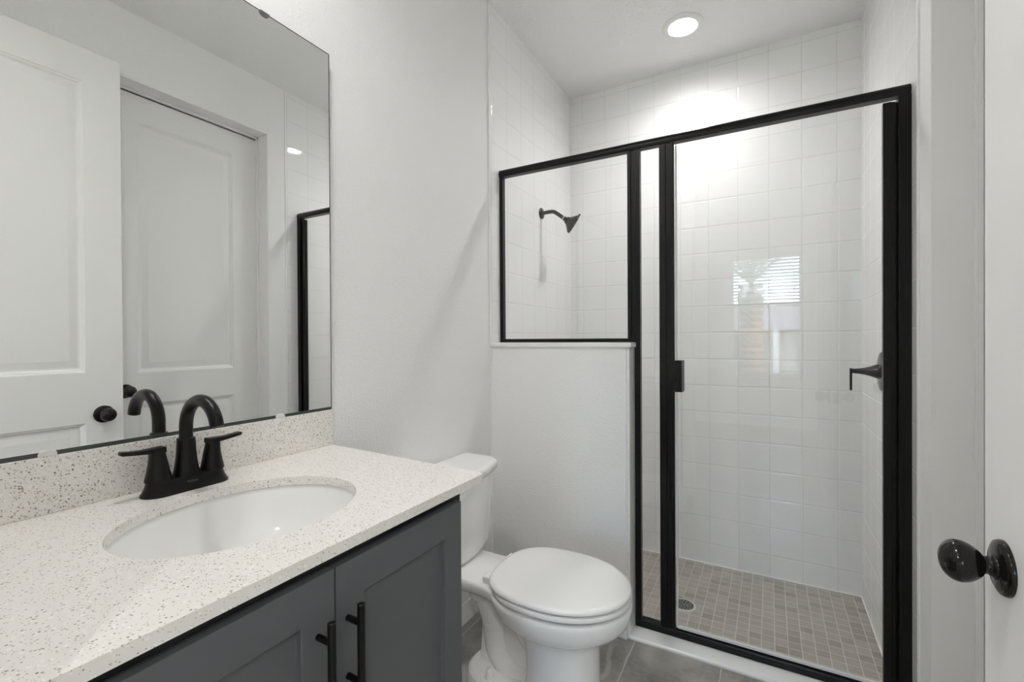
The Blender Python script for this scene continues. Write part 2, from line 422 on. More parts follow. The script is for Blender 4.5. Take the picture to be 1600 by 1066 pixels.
# open entry door leaf, parallel to the right wall
d2 = thing('door_2', (1.394, .165, 0), 'open white two panel entry door standing against the right wall', 'door', kind='structure')
T2 = lambda u, v, n: (1.394-n, .165+u, .015+v)
leaf2 = slab_door('door_leaf', T2, .763, 2.387, .035, [(.125, .635, 1.043, 2.250), (.125, .635, .24, .829)], OGEE, M_DOOR)
adopt(d2, leaf2)
rs, kn = knob(None, (1.394, .860, .876), (-1, 0, 0), .0365, 1.03)
for o in (rs, kn): adopt(d2, o)
rs2, kn2 = knob(None, (1.429, .860, .876), (1, 0, 0), .0365, 1.0)
for o in (rs2, kn2): adopt(d2, o)
bm = bmesh.new(); add_box(bm, 1.3985, 1.4245, .926, .9295, .846, .906)
adopt(d2, finish('latch_plate', bm, M_BRONZE))
bm = bmesh.new()
for z in (.25, 1.20, 2.15): lathe(bm, (1.4345, .158, z), (0, 0, 1), [(0, .007), (.09, .007)], 16)
adopt(d2, finish('hinge', bm, M_BRONZE))

# ------------------------------------------------------------------ mirror
mir = thing('wall_mirror', (0, .50, .99), 'large frameless wall mirror resting on the quartz backsplash', 'mirror')
g = box('glass', (.0115, .0170, .105, .9005, .9885, 2.006), M_MIRROR); adopt(mir, g)
bm = bmesh.new()
y0, y1, z0, z1 = .105, .9005, .9885, 2.006
for b in ((y0, y1, z0-.0012, z0+.0065), (y0, y1, z1-.0008, z1+.0012), (y1-.0008, y1+.0014, z0, z1), (y0-.001, y0+.001, z0, z1)):
    add_box(bm, .0005, .0174, *b)
adopt(mir, finish('edge', bm, M_EDGE))
def clip(y, z, up, m):
    bm = bmesh.new(); n = 14; w, h = .0125, .0072
    pts = [(-w, -.004*up)] + [(-w*math.cos(PI*k/n), up*h*math.sin(PI*k/n)) for k in range(n+1)] + [(w, -.004*up)]
    loft(bm, [[(x, y+a, z+b) for a, b in pts] for x in (.0171, .0212)])
    adopt(mir, finish('clip', bm, m, bevel=.0012))
clip(.708, 2.004, -1, M_STEEL); clip(.300, 2.004, -1, M_STEEL)
clip(.303, .991, 1, M_CLEAR); clip(.741, .991, 1, M_CLEAR)

# ------------------------------------------------------------------ vanity
TOP = .886
SX, SY, SA, SB = .299, .488, .1655, .199
ct = thing('quartz_countertop', (.28, .49, TOP), 'white speckled quartz vanity top with oval sink cutout', 'countertop')
def oval(a, b, n=96, cx=SX, cy=SY): return [(cx+a*math.cos(2*PI*k/n), cy+b*math.sin(2*PI*k/n)) for k in range(n)]
def rounded_poly(P, r, n=5):
    out = []
    for k in range(len(P)):
        p, a, b = Vector(P[k]), Vector(P[k-1]), Vector(P[(k+1) % len(P)])
        rr = r[k]
        if rr == 0: out.append(tuple(p)); continue
        d1_, d2_ = (a-p).normalized(), (b-p).normalized()
        s, e = p+d1_*rr, p+d2_*rr
        for j in range(n+1):
            t = j/n; out.append(tuple(s*(1-t)**2 + p*2*t*(1-t) + e*t*t))
    return out
outer = rounded_poly([(.001, .102), (.5585, .102), (.5585, .868), (.001, .903)], [0, .006, .008, 0])
def ring_slab(name, outer, inner, z0, z1, m):
    bm = bmesh.new()
    def layer(z):
        a = [bm.verts.new((x, y, z)) for x, y in outer]; b = [bm.verts.new((x, y, z)) for x, y in inner]
        ea = [bm.edges.new((a[k], a[(k+1) % len(a)])) for k in range(len(a))]; eb = [bm.edges.new((b[k], b[(k+1) % len(b)])) for k in range(len(b))]
        bmesh.ops.triangle_fill(bm, use_beauty=True, use_dissolve=False, edges=ea+eb)
        return a, b
    (a0, b0), (a1, b1) = layer(z0), layer(z1)
    for p, q in ((a0, a1), (b0, b1)):
        for k in range(len(p)): bm.faces.new((p[k], p[(k+1) % len(p)], q[(k+1) % len(p)], q[k]))
    return finish(name, bm, m)
slab = ring_slab('slab', outer, oval(SA, SB), TOP-.0185, TOP, M_QUARTZ)
auto_smooth(slab, 30)
bv = slab.modifiers.new('bevel', 'BEVEL'); bv.width = .0014; bv.segments = 2; bv.limit_method = 'ANGLE'; bv.angle_limit = math.radians(50)
adopt(ct, slab)
adopt(ct, box('backsplash', (.001, .0205, .102, .903, TOP, .987), M_QUARTZ, bevel=.0015))
# sink
sk = thing('sink_basin', (SX, SY, .72), 'white oval undermount sink basin below the quartz counter', 'sink')
bm = bmesh.new(); n = 96
prof = [(1.13, .8670), (1.035, .8670), (1.018, .8655), (1.005, .858), (.985, .835), (.945, .800), (.87, .768), (.74, .745), (.55, .733), (.30, .727), (.13, .725), (.125, .715)]
back = [(.14, .709), (.32, .716), (.57, .722), (.77, .735), (.91, .760), (.985, .797), (1.03, .835), (1.05, .855), (1.13, .856)]
loft(bm, [[(x, y, z) for x, y in oval(SA*s, SB*s, n)] for s, z in prof+back], False, False)
bmesh.ops.remove_doubles(bm, verts=bm.verts, dist=1e-5)
bowl_ = finish('basin', bm, M_PORC, smooth=True); adopt(sk, bowl_)
bm = bmesh.new(); lathe(bm, (SX, SY, .716), (0, 0, 1), [(0, .012), (.010, .013), (.0115, .030), (.0125, .030), (.014, .026), (.016, .018), (.019, .014), (.020, .002)], 40)
adopt(sk, auto_smooth(finish('drain_stopper', bm, M_FAUCET), 40))

# cabinet
cb = thing('vanity_cabinet', (.27, .465, 0), 'charcoal grey shaker vanity cabinet under the quartz top', 'cabinet')
CY0, CY1 = .118, .813
adopt(cb, boxes('body', [(.002, .528, CY0, CY0+.016, .0, .866), (.002, .528, CY1-.016, CY1, .0, .866), (.002, .012, CY0, CY1, .1, .866), (.002, .528, CY0, CY1, .10, .116)], M_CAB))
adopt(cb, boxes('face_frame', [(.510, .532, CY0, CY1, .823, .8665), (.510, .532, CY0, CY0+.04, .10, .83), (.510, .532, CY1-.04, CY1, .10, .83), (.510, .532, CY0, CY1, .10, .135)], M_CAB_SHADE, bevel=.0008))
adopt(cb, box('toe_kick', (.45, .462, CY0+.016, CY1-.016, 0, .1), M_CAB_SHADE))
YS = .4685; DT = .8465
SHK = [(.0012, -.0015), (.002, -.0095), (.003, -.0105)]
def cab_door(ya, yb, hy):
    w = yb-ya
    T = lambda u, v, n: (.5515+n, ya+u, .112+v)
    h = DT-.112
    d = slab_door('door', T, w, h, .019, [(.055, w-.055, .058, h-.060)], SHK, M_CAB, bevel=.001)
    adopt(cb, d)
    zt, zb = .790, .640
    bm = bmesh.new(); bx = .5515
    lathe(bm, (bx+.029, hy, zb), (0, 0, 1), [(0, .0045), (.001, .006), (zt-zb-.001, .006), (zt-zb, .0045)], 24)
    for z in (zt-.030, zb+.030): lathe(bm, (bx-.0005, hy, z), (1, 0, 0), [(0, .0048), (.030, .0048)], 20)
    hd = auto_smooth(finish('handle', bm, M_FAUCET), 40)
    hd.parent = d; hd.matrix_parent_inverse = Matrix.Translation(-Vector(cb.location)) if False else Matrix()
    return d
cab_door(YS-.3215, YS-.0015, .438); cab_door(YS+.0015, YS+.3215, .4915)

# ------------------------------------------------------------------ faucet
FX, FY = .073, .496
fa = thing('faucet', (FX, FY, TOP), 'matte black two handle faucet with high arc spout on the vanity', 'faucet')
def stadium(hl, hw, z, n=20):
    out = []
    for s, base in ((1, 0), (-1, PI)):
        for k in range(n+1):
            t = base + PI*k/n
            out.append((FX + hw*math.cos(t), FY + s*(hl-hw) + hw*math.sin(t), z))
    return out
bm = bmesh.new()
loft(bm, [stadium(.0795, .0300, TOP+.0002), stadium(.0795, .0300, TOP+.003), stadium(.0775, .0280, TOP+.0055), stadium(.0735, .0250, TOP+.013), stadium(.0705, .0232, TOP+.022), stadium(.0695, .0226, TOP+.0275), stadium(.0685, .0218, TOP+.0285)])
adopt(fa, auto_smooth(finish('deck_plate', bm, M_FAUCET), 38))
zb = TOP+.0285
bm = bmesh.new()
lathe(bm, (FX, FY, zb-.001), (0, 0, 1), [(0, .0238), (.003, .0236), (.012, .0215), (.030, .0188), (.050, .0172), (.068, .0164), (.0745, .0162), (.0755, .0152)], 48)
adopt(fa, auto_smooth(finish('spout_sleeve', bm, M_FAUCET), 40))
R = .0575; zc = 1.0105; pts = [(FX, FY, zb+.07), (FX, FY, zb+.075)]
pts += [(FX, FY, zb+.075+(zc-zb-.075)*k/4) for k in range(1, 4)]
for k in range(0, 33):
    t = PI - (PI+math.radians(-14))*k/32
    pts.append((FX+R+R*math.cos(t), FY, zc+R*math.sin(t)))
e = Vector(pts[-1]); dr = (e-Vector(pts[-2])).normalized(); pts.append(tuple(e+dr*.004))
bm = bmesh.new(); tube(bm, pts, .0122, 32)
adopt(fa, auto_smooth(finish('spout', bm, M_FAUCET), 50))
for s in (-1, 1):
    hy = FY + s*.0500
    bm = bmesh.new()
    def sq(hx, hyy, z, p=2.6, off=0, n=40):
        o = []
        for k in range(n):
            t = 2*PI*k/n; c, s_ = math.cos(t), math.sin(t)
            o.append((FX+hx*math.copysign(abs(c)**(2/p), c), hy+off+hyy*math.copysign(abs(s_)**(2/p), s_), z))
        return o
    loft(bm, [sq(.0222, .0225, zb-.001, 2), sq(.0220, .0222, zb+.003, 2), sq(.0195, .0192, zb+.015, 2.1), sq(.0165, .0160, zb+.032, 2.3), sq(.0142, .0135, zb+.046, 2.6, s*.0010), sq(.0125, .0125, zb+.056, 3, s*.0020), sq(.0118, .0125, zb+.0620, 3, s*.0025)])
    h = auto_smooth(finish('handle', bm, M_FAUCET), 40); adopt(fa, h)
    bm = bmesh.new()
    prof = [(-.0105, .0118, zb+.0535, .0115), (.010, .0112, zb+.0545, .0098), (.026, .0098, zb+.0560, .0078), (.045, .0088, zb+.0580, .0074), (.0590, .0084, zb+.0600, .0072), (.0612, .0070, zb+.0608, .0058)]
    rings = []
    for a, hw, z, t in prof:
        rings.append([(FX-hw, hy+s*a, z), (FX+hw, hy+s*a, z), (FX+hw, hy+s*a, z+t), (FX-hw, hy+s*a, z+t)])
    loft(bm, rings)
    lv = finish('lever', bm, M_FAUCET, bevel=.0018, seg=3)
    lv.parent = h
try:
    fc = bpy.data.curves.new('lettering', 'FONT'); fc.body = 'MOEN'; fc.size = .0062; fc.extrude = .0002; fc.align_x = 'CENTER'; fc.align_y = 'CENTER'; fc.space_character = 1.15
    ft = bpy.data.objects.new('lettering_curve', fc); COL.objects.link(ft); bpy.context.view_layer.update()
    lm = bpy.data.meshes.new_from_object(ft.evaluated_get(bpy.context.evaluated_depsgraph_get())); bpy.data.objects.remove(ft)
    lm.materials.clear(); lm.materials.append(M_LET); fo = bpy.data.objects.new('lettering', lm); COL.objects.link(fo)
    xa = Vector((0, 1, 0)); nz = Vector((.955, 0, .297)).normalized(); ya = nz.cross(xa)
    mw = Matrix(((xa.x, ya.x, nz.x, FX+.0242), (xa.y, ya.y, nz.y, FY), (xa.z, ya.z, nz.z, TOP+.0175), (0, 0, 0, 1)))
    fo.parent = fa; fo.matrix_parent_inverse = Matrix.Translation(-Vector(fa.location)); fo.matrix_basis = mw
    fo['label'] = 'small grey maker lettering'
except Exception as ex:
    print('lettering', ex)

# ------------------------------------------------------------------ toilet
TY = 1.350
tl = thing('toilet', (.40, TY, 0), 'white two piece toilet with closed lid between vanity and half wall', 'toilet')
def egg(xc, af, ab, w, z, nf=2.0, nb=3.0, n=64, wb=None):
    out = []
    for k in range(n):
        t = 2*PI*k/n; c, s = math.cos(t), math.sin(t)
        if c >= 0: x = xc+af*abs(c)**(2/nf); y = w*math.copysign(abs(s)**(2/nf), s)
        else: x = xc-ab*abs(c)**(2/nb); y = w*math.copysign(abs(s)**(2/nb), s)
        out.append((x, TY+y, z))
    return out
# bowl with pedestal
bm = bmesh.new()
loft(bm, [egg(.545, .120, .125, .118, .001, 2.2, 2.6), egg(.545, .117, .122, .114, .03, 2.2, 2.6), egg(.545, .113, .115, .106, .12, 2.2, 2.4), egg(.545, .112, .115, .104, .20, 2.2, 2.4), egg(.543, .115, .130, .107, .258, 2.1, 2.3),
          egg(.540, .132, .160, .122, .280, 2.0, 2.2), egg(.535, .180, .190, .152, .300, 2.0, 2.2), egg(.532, .213, .205, .174, .322, 2.0, 2.3), egg(.531, .226, .212, .182, .345, 2.0, 2.4), egg(.530, .231, .215, .186, .372, 2.0, 2.6), egg(.530, .229, .215, .184, .384, 2.0, 2.6), egg(.530, .218, .205, .174, .387, 2.0, 2.6), egg(.530, .185, .17, .14, .384, 2.0, 2.6), egg(.530, .17, .15, .125, .30, 2.0, 2.4)])
adopt(tl, finish('bowl', bm, M_PORC, smooth=True, subsurf=1))
# deck under the tank that joins the bowl
bm = bmesh.new()
def deck_ring(z, g_=0):
    P = [(.020, .108), (.10, .112), (.20, .110), (.27, .108), (.335, .120), (.40, .150), (.46, .172), (.50, .178)]
    P = [Vector((x, w-g_)) for x, w in P]; 
    q = smooth_path([(p.x, p.y, 0) for p in P], 5)
    r = [(p.x, TY-p.y, z) for p in q] + [(p.x, TY+p.y, z) for p in reversed(q)]
    return r
loft(bm, [deck_ring(.335, .030), deck_ring(.348, .012), deck_ring(.362, .003), deck_ring(.380, 0), deck_ring(.388, .002), deck_ring(.3925, .008)])
adopt(tl, auto_smooth(finish('deck', bm, M_PORC), 50))
# trapway and foot
bm = bmesh.new()
tube(bm, smooth_path([(.235, TY, .352), (.262, TY, .300), (.290, TY, .235), (.298, TY, .175), (.312, TY, .120), (.360, TY, .075), (.44, TY, .060), (.50, TY, .06)], 7), [.062]*1 + [.058]*6 + [.048]*10 + [.045]*33, 28)
adopt(tl, finish('trapway', bm, M_PORC, smooth=True))
bm = bmesh.new()
tube(bm, smooth_path([(.375, TY, .345), (.410, TY, .285), (.460, TY, .220), (.53, TY, .17)], 7), [.072]*8+[.064]*14, 28)
adopt(tl, finish('bowl_throat', bm, M_PORC, smooth=True))
bm = bmesh.new()
web = [(.24, .07), (.26, .33), (.45, .33), (.50, .10), (.50, .05)]
loft(bm, [[(x, TY+s*.020, z) for x, z in web] for s in (-1, 1)])
adopt(tl, finish('side_web', bm, M_PORC, bevel=.004))
bm = bmesh.new()
loft(bm, [egg(.38, .25, .180, .122, .001, 3, 2.4), egg(.38, .25, .180, .122, .055, 3, 2.4), egg(.38, .248, .176, .118, .070, 3, 2.4), egg(.38, .24, .166, .108, .078, 3, 2.4)])
adopt(tl, auto_smooth(finish('foot', bm, M_PORC), 35))
for s in (-1, 1):
    bm = bmesh.new(); lathe(bm, (.315, TY+s*.078, .077), (0, 0, 1), [(0, .0150), (.004, .0150), (.007, .0125), (.022, .0105), (.028, .0085), (.030, .004)], 28)
    adopt(tl, auto_smooth(finish('bolt_cap', bm, M_SEAT), 60))
# tank
def tank_ring(z, x0, x1, w, bow, rc, n=7):
    """plan of the tank: straight back, bowed front, rounded corners"""
    P = []
    m_ = 10
    for k in range(m_+1):
        t = -1+2*k/m_; yy = t*(w-rc)
        P.append((x1-bow*t*t, yy))
    def arc(cx, cy, a0, a1, r):
        return [(cx+r*math.cos(a0+(a1-a0)*j/n), cy+r*math.sin(a0+(a1-a0)*j/n)) for j in range(1, n)]
    xf = x1-bow-rc
    ring = list(P) + arc(xf, w-rc, 0, PI/2, rc) + [(xf, w), (x0+.012, w)] + arc(x0+.012, w-.012, PI/2, PI, .012) + [(x0, w-.012), (x0, -w+.012)] + arc(x0+.012, -w+.012, PI, 1.5*PI, .012) + [(x0+.012, -w), (xf, -w)] + arc(xf, -w+rc, 1.5*PI, 2*PI, rc)
    return [(x, TY+y, z) for x, y in ring]
bm = bmesh.new()
loft(bm, [tank_ring(.3935, .030, .178, .178, .020, .05), tank_ring(.402, .026, .188, .192, .022, .055), tank_ring(.42, .024, .192, .196, .024, .055), tank_ring(.55, .020, .199, .206, .024, .055), tank_ring(.676, .016, .207, .215, .024, .055), tank_ring(.680, .02, .203, .211, .024, .055)])
adopt(tl, auto_smooth(finish('tank', bm, M_PORC), 45))
bm = bmesh.new()
loft(bm, [tank_ring(.6805, .012, .212, .222, .024, .058), tank_ring(.6835, .009, .217, .227, .026, .060), tank_ring(.704, .008, .220, .230, .026, .062), tank_ring(.712, .009, .2175, .2275, .026, .061), tank_ring(.7165, .014, .210, .220, .026, .058), tank_ring(.718, .024, .199, .209, .026, .05)])
adopt(tl, auto_smooth(finish('tank_lid', bm, M_PORC), 60))
bm = bmesh.new()
lathe(bm, (.190, TY-.115, .650), (1, 0, 0), [(0, .011), (.008, .011), (.012, .008), (.020, .0065)], 24)
loft(bm, [[(.206+a, TY-.125+yy, .650+b) for a, b in ((-.004, -h), (.005, -h), (.005, h), (-.004, h))] for yy, h in ((0, .007), (.02, .0075), (.05, .0065), (.068, .0055))])
adopt(tl, auto_smooth(finish('flush_lever', bm, M_SEAT), 40))
# seat and lid
bm = bmesh.new()
loft(bm, [egg(.530, .190, .165, .150, .4040, 2, 2.8), egg(.530, .222, .190, .181, .3960, 2, 2.8), egg(.530, .2285, .195, .1875, .3970, 2, 2.8), egg(.530, .2305, .196, .1895, .403, 2, 2.8), egg(.530, .2285, .195, .1875, .4095, 2, 2.8), egg(.530, .223, .190, .182, .4110, 2, 2.8), egg(.530, .190, .165, .150, .4050, 2, 2.8)])
adopt(tl, auto_smooth(finish('seat', bm, M_SEAT), 50))
bm = bmesh.new()
loft(bm, [egg(.530, .19, .175, .150, .4200, 2, 2.8), egg(.530, .2235, .206, .1825, .4160, 2, 2.8), egg(.530, .2270, .211, .186, .4170, 2, 2.8), egg(.530, .2280, .212, .187, .4225, 2, 2.8), egg(.530, .225, .209, .184, .4285, 2, 2.8), egg(.530, .212, .200, .172, .4305, 2, 2.8), egg(.530, .15, .14, .12, .4325, 2, 2.8), egg(.530, .05, .05, .04, .4330, 2, 2.6)])
adopt(tl, auto_smooth(finish('lid', bm, M_SEAT), 60))
for s in (-1, 1):
    bm = bmesh.new(); add_box(bm, .300, .345, TY+s*.075-.020, TY+s*.075+.020, .3915, .4145)
    adopt(tl, finish('hinge', bm, M_SEAT, bevel=.004))

# ------------------------------------------------------------------ shower enclosure
se = thing('shower_enclosure', (.75, 1.885, 0), 'black framed shower enclosure with clear glass door', 'shower enclosure')
FY0, FY1 = 1.868, 1.905; ZT0, ZT1 = 1.950, 1.984
bm = bmesh.new()
hp = [(FY0+.004, ZT0), (FY0+.0005, ZT0+.008), (FY0, ZT0+.016), (FY0+.002, ZT0+.025), (FY0+.008, ZT1-.002), (FY0+.014, ZT1), (FY1-.006, ZT1), (FY1, ZT1-.006), (FY1, ZT0)]
loft(bm, [[(x, y, z) for y, z in hp] for x in (.0055, XR-.003)])
adopt(se, finish('header', bm, M_BLACK, bevel=.001))
ZC = PZ+.0205
def post(name, bs, bevel=.0015): adopt(se, boxes(name, bs, M_BLACK, bevel=bevel))
post('wall_channel', [(.0055, .0225, 1.874, 1.899, ZC, ZT0)])
post('sill_channel', [(.0225, .640, 1.874, 1.899, ZC, ZC+.016)])
post('panel_channel', [(.612, .626, 1.874, 1.899, ZC+.016, ZT0), (.626, .640, 1.877, 1.897, ZC+.016, ZT0)])
post('corner_post', [(.6405, .6635, 1.873, 1.899, .0185, ZT0), (.6405, .648, 1.8705, 1.873, .0185, ZT0), (.653, .658, 1.8715, 1.873, .0185, ZT0)])
post('strike_post', [(.7385, .764, 1.873, 1.899, .045, ZT0), (.764, .790, 1.876, 1.899, .045, ZT0), (.784, .7955, 1.870, 1.883, .045, ZT0)])
post('wall_jamb', [(1.4755, XR-.0015, 1.870, 1.902, .045, ZT0), (1.4755, 1.481, 1.866, 1.872, .045, ZT0)])
bm = bmesh.new()
tp = [(FY0+.002, .0185), (FY0+.002, .038), (FY0+.006, .045), (FY0+.022, .047), (FY0+.022, .040), (FY1-.004, .040), (FY1-.002, .046), (FY1+.002, .046), (FY1+.002, .0185)]
loft(bm, [[(x, y, z) for y, z in tp] for x in (PX+.0045, XR-.002)])
adopt(se, finish('bottom_track', bm, M_BLACK, bevel=.001))
gp = box('fixed_glass', (.0165, .618, 1.8835, 1.8895, ZC+.010, ZT0+.008), M_GLASS); adopt(se, gp); gp['label'] = 'clear fixed glass panel above the half wall'
gp = box('side_glass', (.655, .746, 1.8835, 1.8895, .042, ZT0+.008), M_GLASS); adopt(se, gp); gp['label'] = 'narrow clear glass strip beside the door'
# door
dr_ = box('door', (.8000, 1.4480, 1.8820, 1.8880, .058, 1.938), M_GLASS); adopt(se, dr_); dr_['label'] = 'clear glass hinged shower door'
def dpart(name, bs, m, bevel=.0012, label=None):
    o = boxes(name, bs, m, bevel=bevel); o.parent = dr_
    if label: o['label'] = label
    return o
dpart('hinge_stile', [(1.4375, 1.4600, 1.873, 1.893, .052, 1.936), (1.4600, 1.4700, 1.877, 1.893, .052, 1.936), (1.4700, 1.4752, 1.884, 1.893, .052, 1.936)], M_BLACK)
dpart('strike_seal', [(.7975, .8045, 1.8800, 1.8900, .052, 1.938)], M_CLEAR, .001, 'clear strip on the glass edge')
dpart('drip_rail', [(.8045, 1.4375, 1.8795, 1.8905, .050, .060)], M_CLEAR, .001, 'clear drip strip along the foot of the glass')
dpart('handle', [(.7985, .8260, 1.858, 1.8815, .978, 1.100), (.8150, .8255, 1.852, 1.862, .982, 1.098), (.7985, .8260, 1.8885, 1.912, .978, 1.100)], M_BLACK, .002)

# shower head
sh = thing('showerhead', (.005, 2.333, 1.887), 'dark bronze shower head on a bent arm on the left tile wall', 'shower head')
SYH = 2.333
bm = bmesh.new(); lathe(bm, (.0055, SYH, 1.887), (1, 0, 0), [(0, .031), (.003, .031), (.007, .027), (.010, .017), (.012, .0125)], 40)
adopt(sh, auto_smooth(finish('flange', bm, M_BRONZE), 45))
bm = bmesh.new(); tube(bm, smooth_path([(.006, SYH, 1.887), (.04, SYH, 1.889), (.075, SYH, 1.888), (.098, SYH, 1.876), (.137, SYH, 1.846)], 7), .0105, 24)
adopt(sh, auto_smooth(finish('arm', bm, M_BRONZE), 50))
ax = Vector((.735, .40, -.545)).normalized(); o0 = Vector((.137, SYH, 1.846))
bm = bmesh.new(); lathe(bm, o0-ax*.002, ax, [(0, .0112), (.004, .0112), (.0042, .0105), (.005, .0105)], 24)
adopt(sh, finish('collar', bm, M_CHROME))
bm = bmesh.new(); lathe(bm, o0+ax*.003, ax, [(0, .0120), (.014, .0130), (.016, .0190), (.022, .0200), (.028, .0230), (.040, .0350), (.052, .0490), (.059, .0535), (.066, .0540), (.069, .0525)], 48)
hd = auto_smooth(finish('head', bm, M_BRONZE), 40); adopt(sh, hd)
bm = bmesh.new(); lathe(bm, o0+ax*.0715, ax, [(-.0015, .050), (.001, .050), (.002, .046)], 48)
for ring, cnt in ((.012, 6), (.023, 12), (.034, 18)):
    a_, uu, vv = frame_of(ax)
    for k in range(cnt):
        t = 2*PI*k/cnt; c_ = o0+ax*.0730 + (uu*math.cos(t)+vv*math.sin(t))*ring
        lathe(bm, c_, ax, [(0, .0018), (.0016, .0012)], 8)
fc_ = finish('spray_face', bm, M_FAUCET); fc_.parent = hd
bm = bmesh.new(); up_ = (Vector((0, 0, 1)) - ax*ax.z).normalized(); q0 = o0+ax*.064
tube(bm, [q0+up_*.048, q0+up_*.058+ax*.002, q0+up_*.066+ax*.004], [.0055, .0055, .0045], 14)
tb = finish('spray_lever', bm, M_BRONZE, smooth=True); tb.parent = hd
# valve
VY, VZ = 2.290, 1.050
va = thing('shower_valve', (XR-.002, VY, VZ), 'dark bronze shower valve with a lever handle on the right tile wall', 'shower valve')
bm = bmesh.new(); lathe(bm, (XR-.0025, VY, VZ), (-1, 0, 0), [(0, .078), (.003, .078), (.008, .074), (.011, .062), (.013, .040), (.014, .030)], 56)
adopt(va, auto_smooth(finish('escutcheon', bm, M_BRONZE), 40))
bm = bmesh.new(); lathe(bm, (XR-.012, VY, VZ), (-1, 0, 0), [(0, .0290), (.006, .0285), (.014, .0270), (.030, .0200), (.048, .0145), (.066, .0110), (.086, .0092), (.094, .0088)], 40)
h = auto_smooth(finish('handle', bm, M_BRONZE), 50); adopt(va, h)
bm = bmesh.new(); loft(bm, [[(x, VY+s*hw, z) for x, s in ((1.4005, -1), (1.4085, -1), (1.4085, 1), (1.4005, 1))] for z, hw in ((1.061, .0085), (1.03, .0085), (1.00, .0075), (.972, .0065))])
lv = finish('lever', bm, M_BRONZE, bevel=.0015); lv.parent = h
# drain
dn = thing('shower_drain', (.762, 2.287, -.077), 'round steel drain grate in the shower floor', 'drain')
bm = bmesh.new(); lathe(bm, (.762, 2.287, -.0765), (0, 0, 1), [(0, .052), (.0015, .052), (.0022, .049), (.0016, .047)], 48)
adopt(dn, finish('rim', bm, M_CURB))
bm = bmesh.new(); lathe(bm, (.762, 2.287, -.0765), (0, 0, 1), [(0, .0465), (.0022, .0465), (.003, .045)], 48)
gr_ = finish('grate', bm, M_STEEL); adopt(dn, gr_)
bm = bmesh.new()
for ring, cnt in ((.012, 5), (.024, 10), (.037, 16)):
    for k in range(cnt):
        t = 2*PI*k/cnt+ring*40; lathe(bm, (.762+ring*math.cos(t), 2.287+ring*math.sin(t), -.0736), (0, 0, 1), [(0, .0040), (.0006, .0040)], 10)
ho = finish('holes', bm, M_HOLE); ho.parent = gr_

# ------------------------------------------------------------------ ceiling lamps
def ceiling_lamp(x, y, label, m=None):
    t = thing('ceiling_light', (x, y, H), label, 'ceiling light', 'recessed ceiling lights')
    bm = bmesh.new(); n = 64
    prof = [(.0635, H-.004), (.066, H-.0105), (.070, H-.0125), (.085, H-.0095), (.094, H-.004), (.0955, H+.0005)]
    loft(bm, [[(x+r*math.cos(2*PI*k/n), y+r*math.sin(2*PI*k/n), z) for k in range(n)] for r, z in prof], False, False)
    adopt(t, finish('trim_ring', bm, M_TRIM, smooth=True))
    bm = bmesh.new(); lathe(bm, (x, y, H-.003), (0, 0, -1), [(0, .0640), (.0028, .0640), (.0040, .060), (.0050, .04), (.0054, .001)], 64)
    adopt(t, finish('lens', bm, m or M_LAMP, smooth=True))
ceiling_lamp(.750, 2.390, 'round lit recessed ceiling light above the shower', emit('lit_lens_shower', LAMP_COL, LAMP*.80, 1.6))
ceiling_lamp(.345, .450, 'round lit recessed ceiling light above the vanity')

# ------------------------------------------------------------------ bedroom beyond the doorway (seen in reflections)
BX0, BX1, BY = -1.7, 3.3, -3.2
WX0, WX1, WZ0, WZ1 = .640, 1.500, .66, 2.285
struct(box('floor_bedroom', (BX0, BX1, BY-.15, -.20, -.05, .005), M_CARPET), 'beige carpet in the bedroom outside the doorway', 'floor')
struct(box('ceiling_bedroom', (BX0-.1, BX1+.1, BY-.15, -.03, H, H+.1), M_CEIL), 'white bedroom ceiling', 'ceiling')
struct(boxes('wall_bedroom_back', [(BX0, WX0, BY-.15, BY, 0, H), (WX1, BX1, BY-.15, BY, 0, H), (WX0, WX1, BY-.15, BY, 0, WZ0), (WX0, WX1, BY-.15, BY, WZ1, H)], M_WALL), 'white bedroom wall around the window', 'wall')
struct(box('wall_bedroom_left', (BX0-.1, BX0, BY-.15, -.03, 0, H), M_WALL), 'white bedroom side wall on the left', 'wall')
struct(box('wall_bedroom_right', (BX1, BX1+.1, BY-.15, -.03, 0, H), M_WALL), 'white bedroom side wall on the right', 'wall')
struct(boxes('wall_bedroom_front', [(BX0, -.13, -.13, -.03, 0, H), (XR+.13, BX1, -.13, -.03, 0, H)], M_WALL), 'white bedroom wall beside the bathroom doorway', 'wall')
w1 = thing('window_1', (1.07, BY-.08, WZ0), 'white bedroom window with two sashes', 'window', kind='structure')
ya, yb_ = BY-.11, BY-.06; zm = 1.62
adopt(w1, boxes('window_frame', [(WX0, WX0+.045, ya, yb_, WZ0, WZ1), (WX1-.045, WX1, ya, yb_, WZ0, WZ1), (WX0+.045, WX1-.045, ya, yb_, WZ0, WZ0+.05), (WX0+.045, WX1-.045, ya, yb_, WZ1-.045, WZ1), (WX0+.045, WX1-.045, ya, yb_, zm-.03, zm+.03)], M_TRIM, bevel=.003))
adopt(w1, boxes('window_pane', [(WX0+.045, WX1-.045, ya+.02, ya+.024, WZ0+.05, zm-.03), (WX0+.045, WX1-.045, ya+.02, ya+.024, zm+.03, WZ1-.045)], M_GLASS))
adopt(w1, boxes('window_sill', [(WX0-.03, WX1+.03, BY-.06, BY+.03, WZ0-.025, WZ0)], M_CURB, bevel=.004))
bl = thing('window_blind', (1.07, BY-.03, WZ1), 'white slatted blind hanging in the bedroom window', 'blind')
adopt(bl, box('headrail', (WX0+.01, WX1-.01, BY-.055, BY-.005, WZ1-.05, WZ1-.002), M_BLIND, bevel=.003))
bm = bmesh.new(); z = WZ1-.085
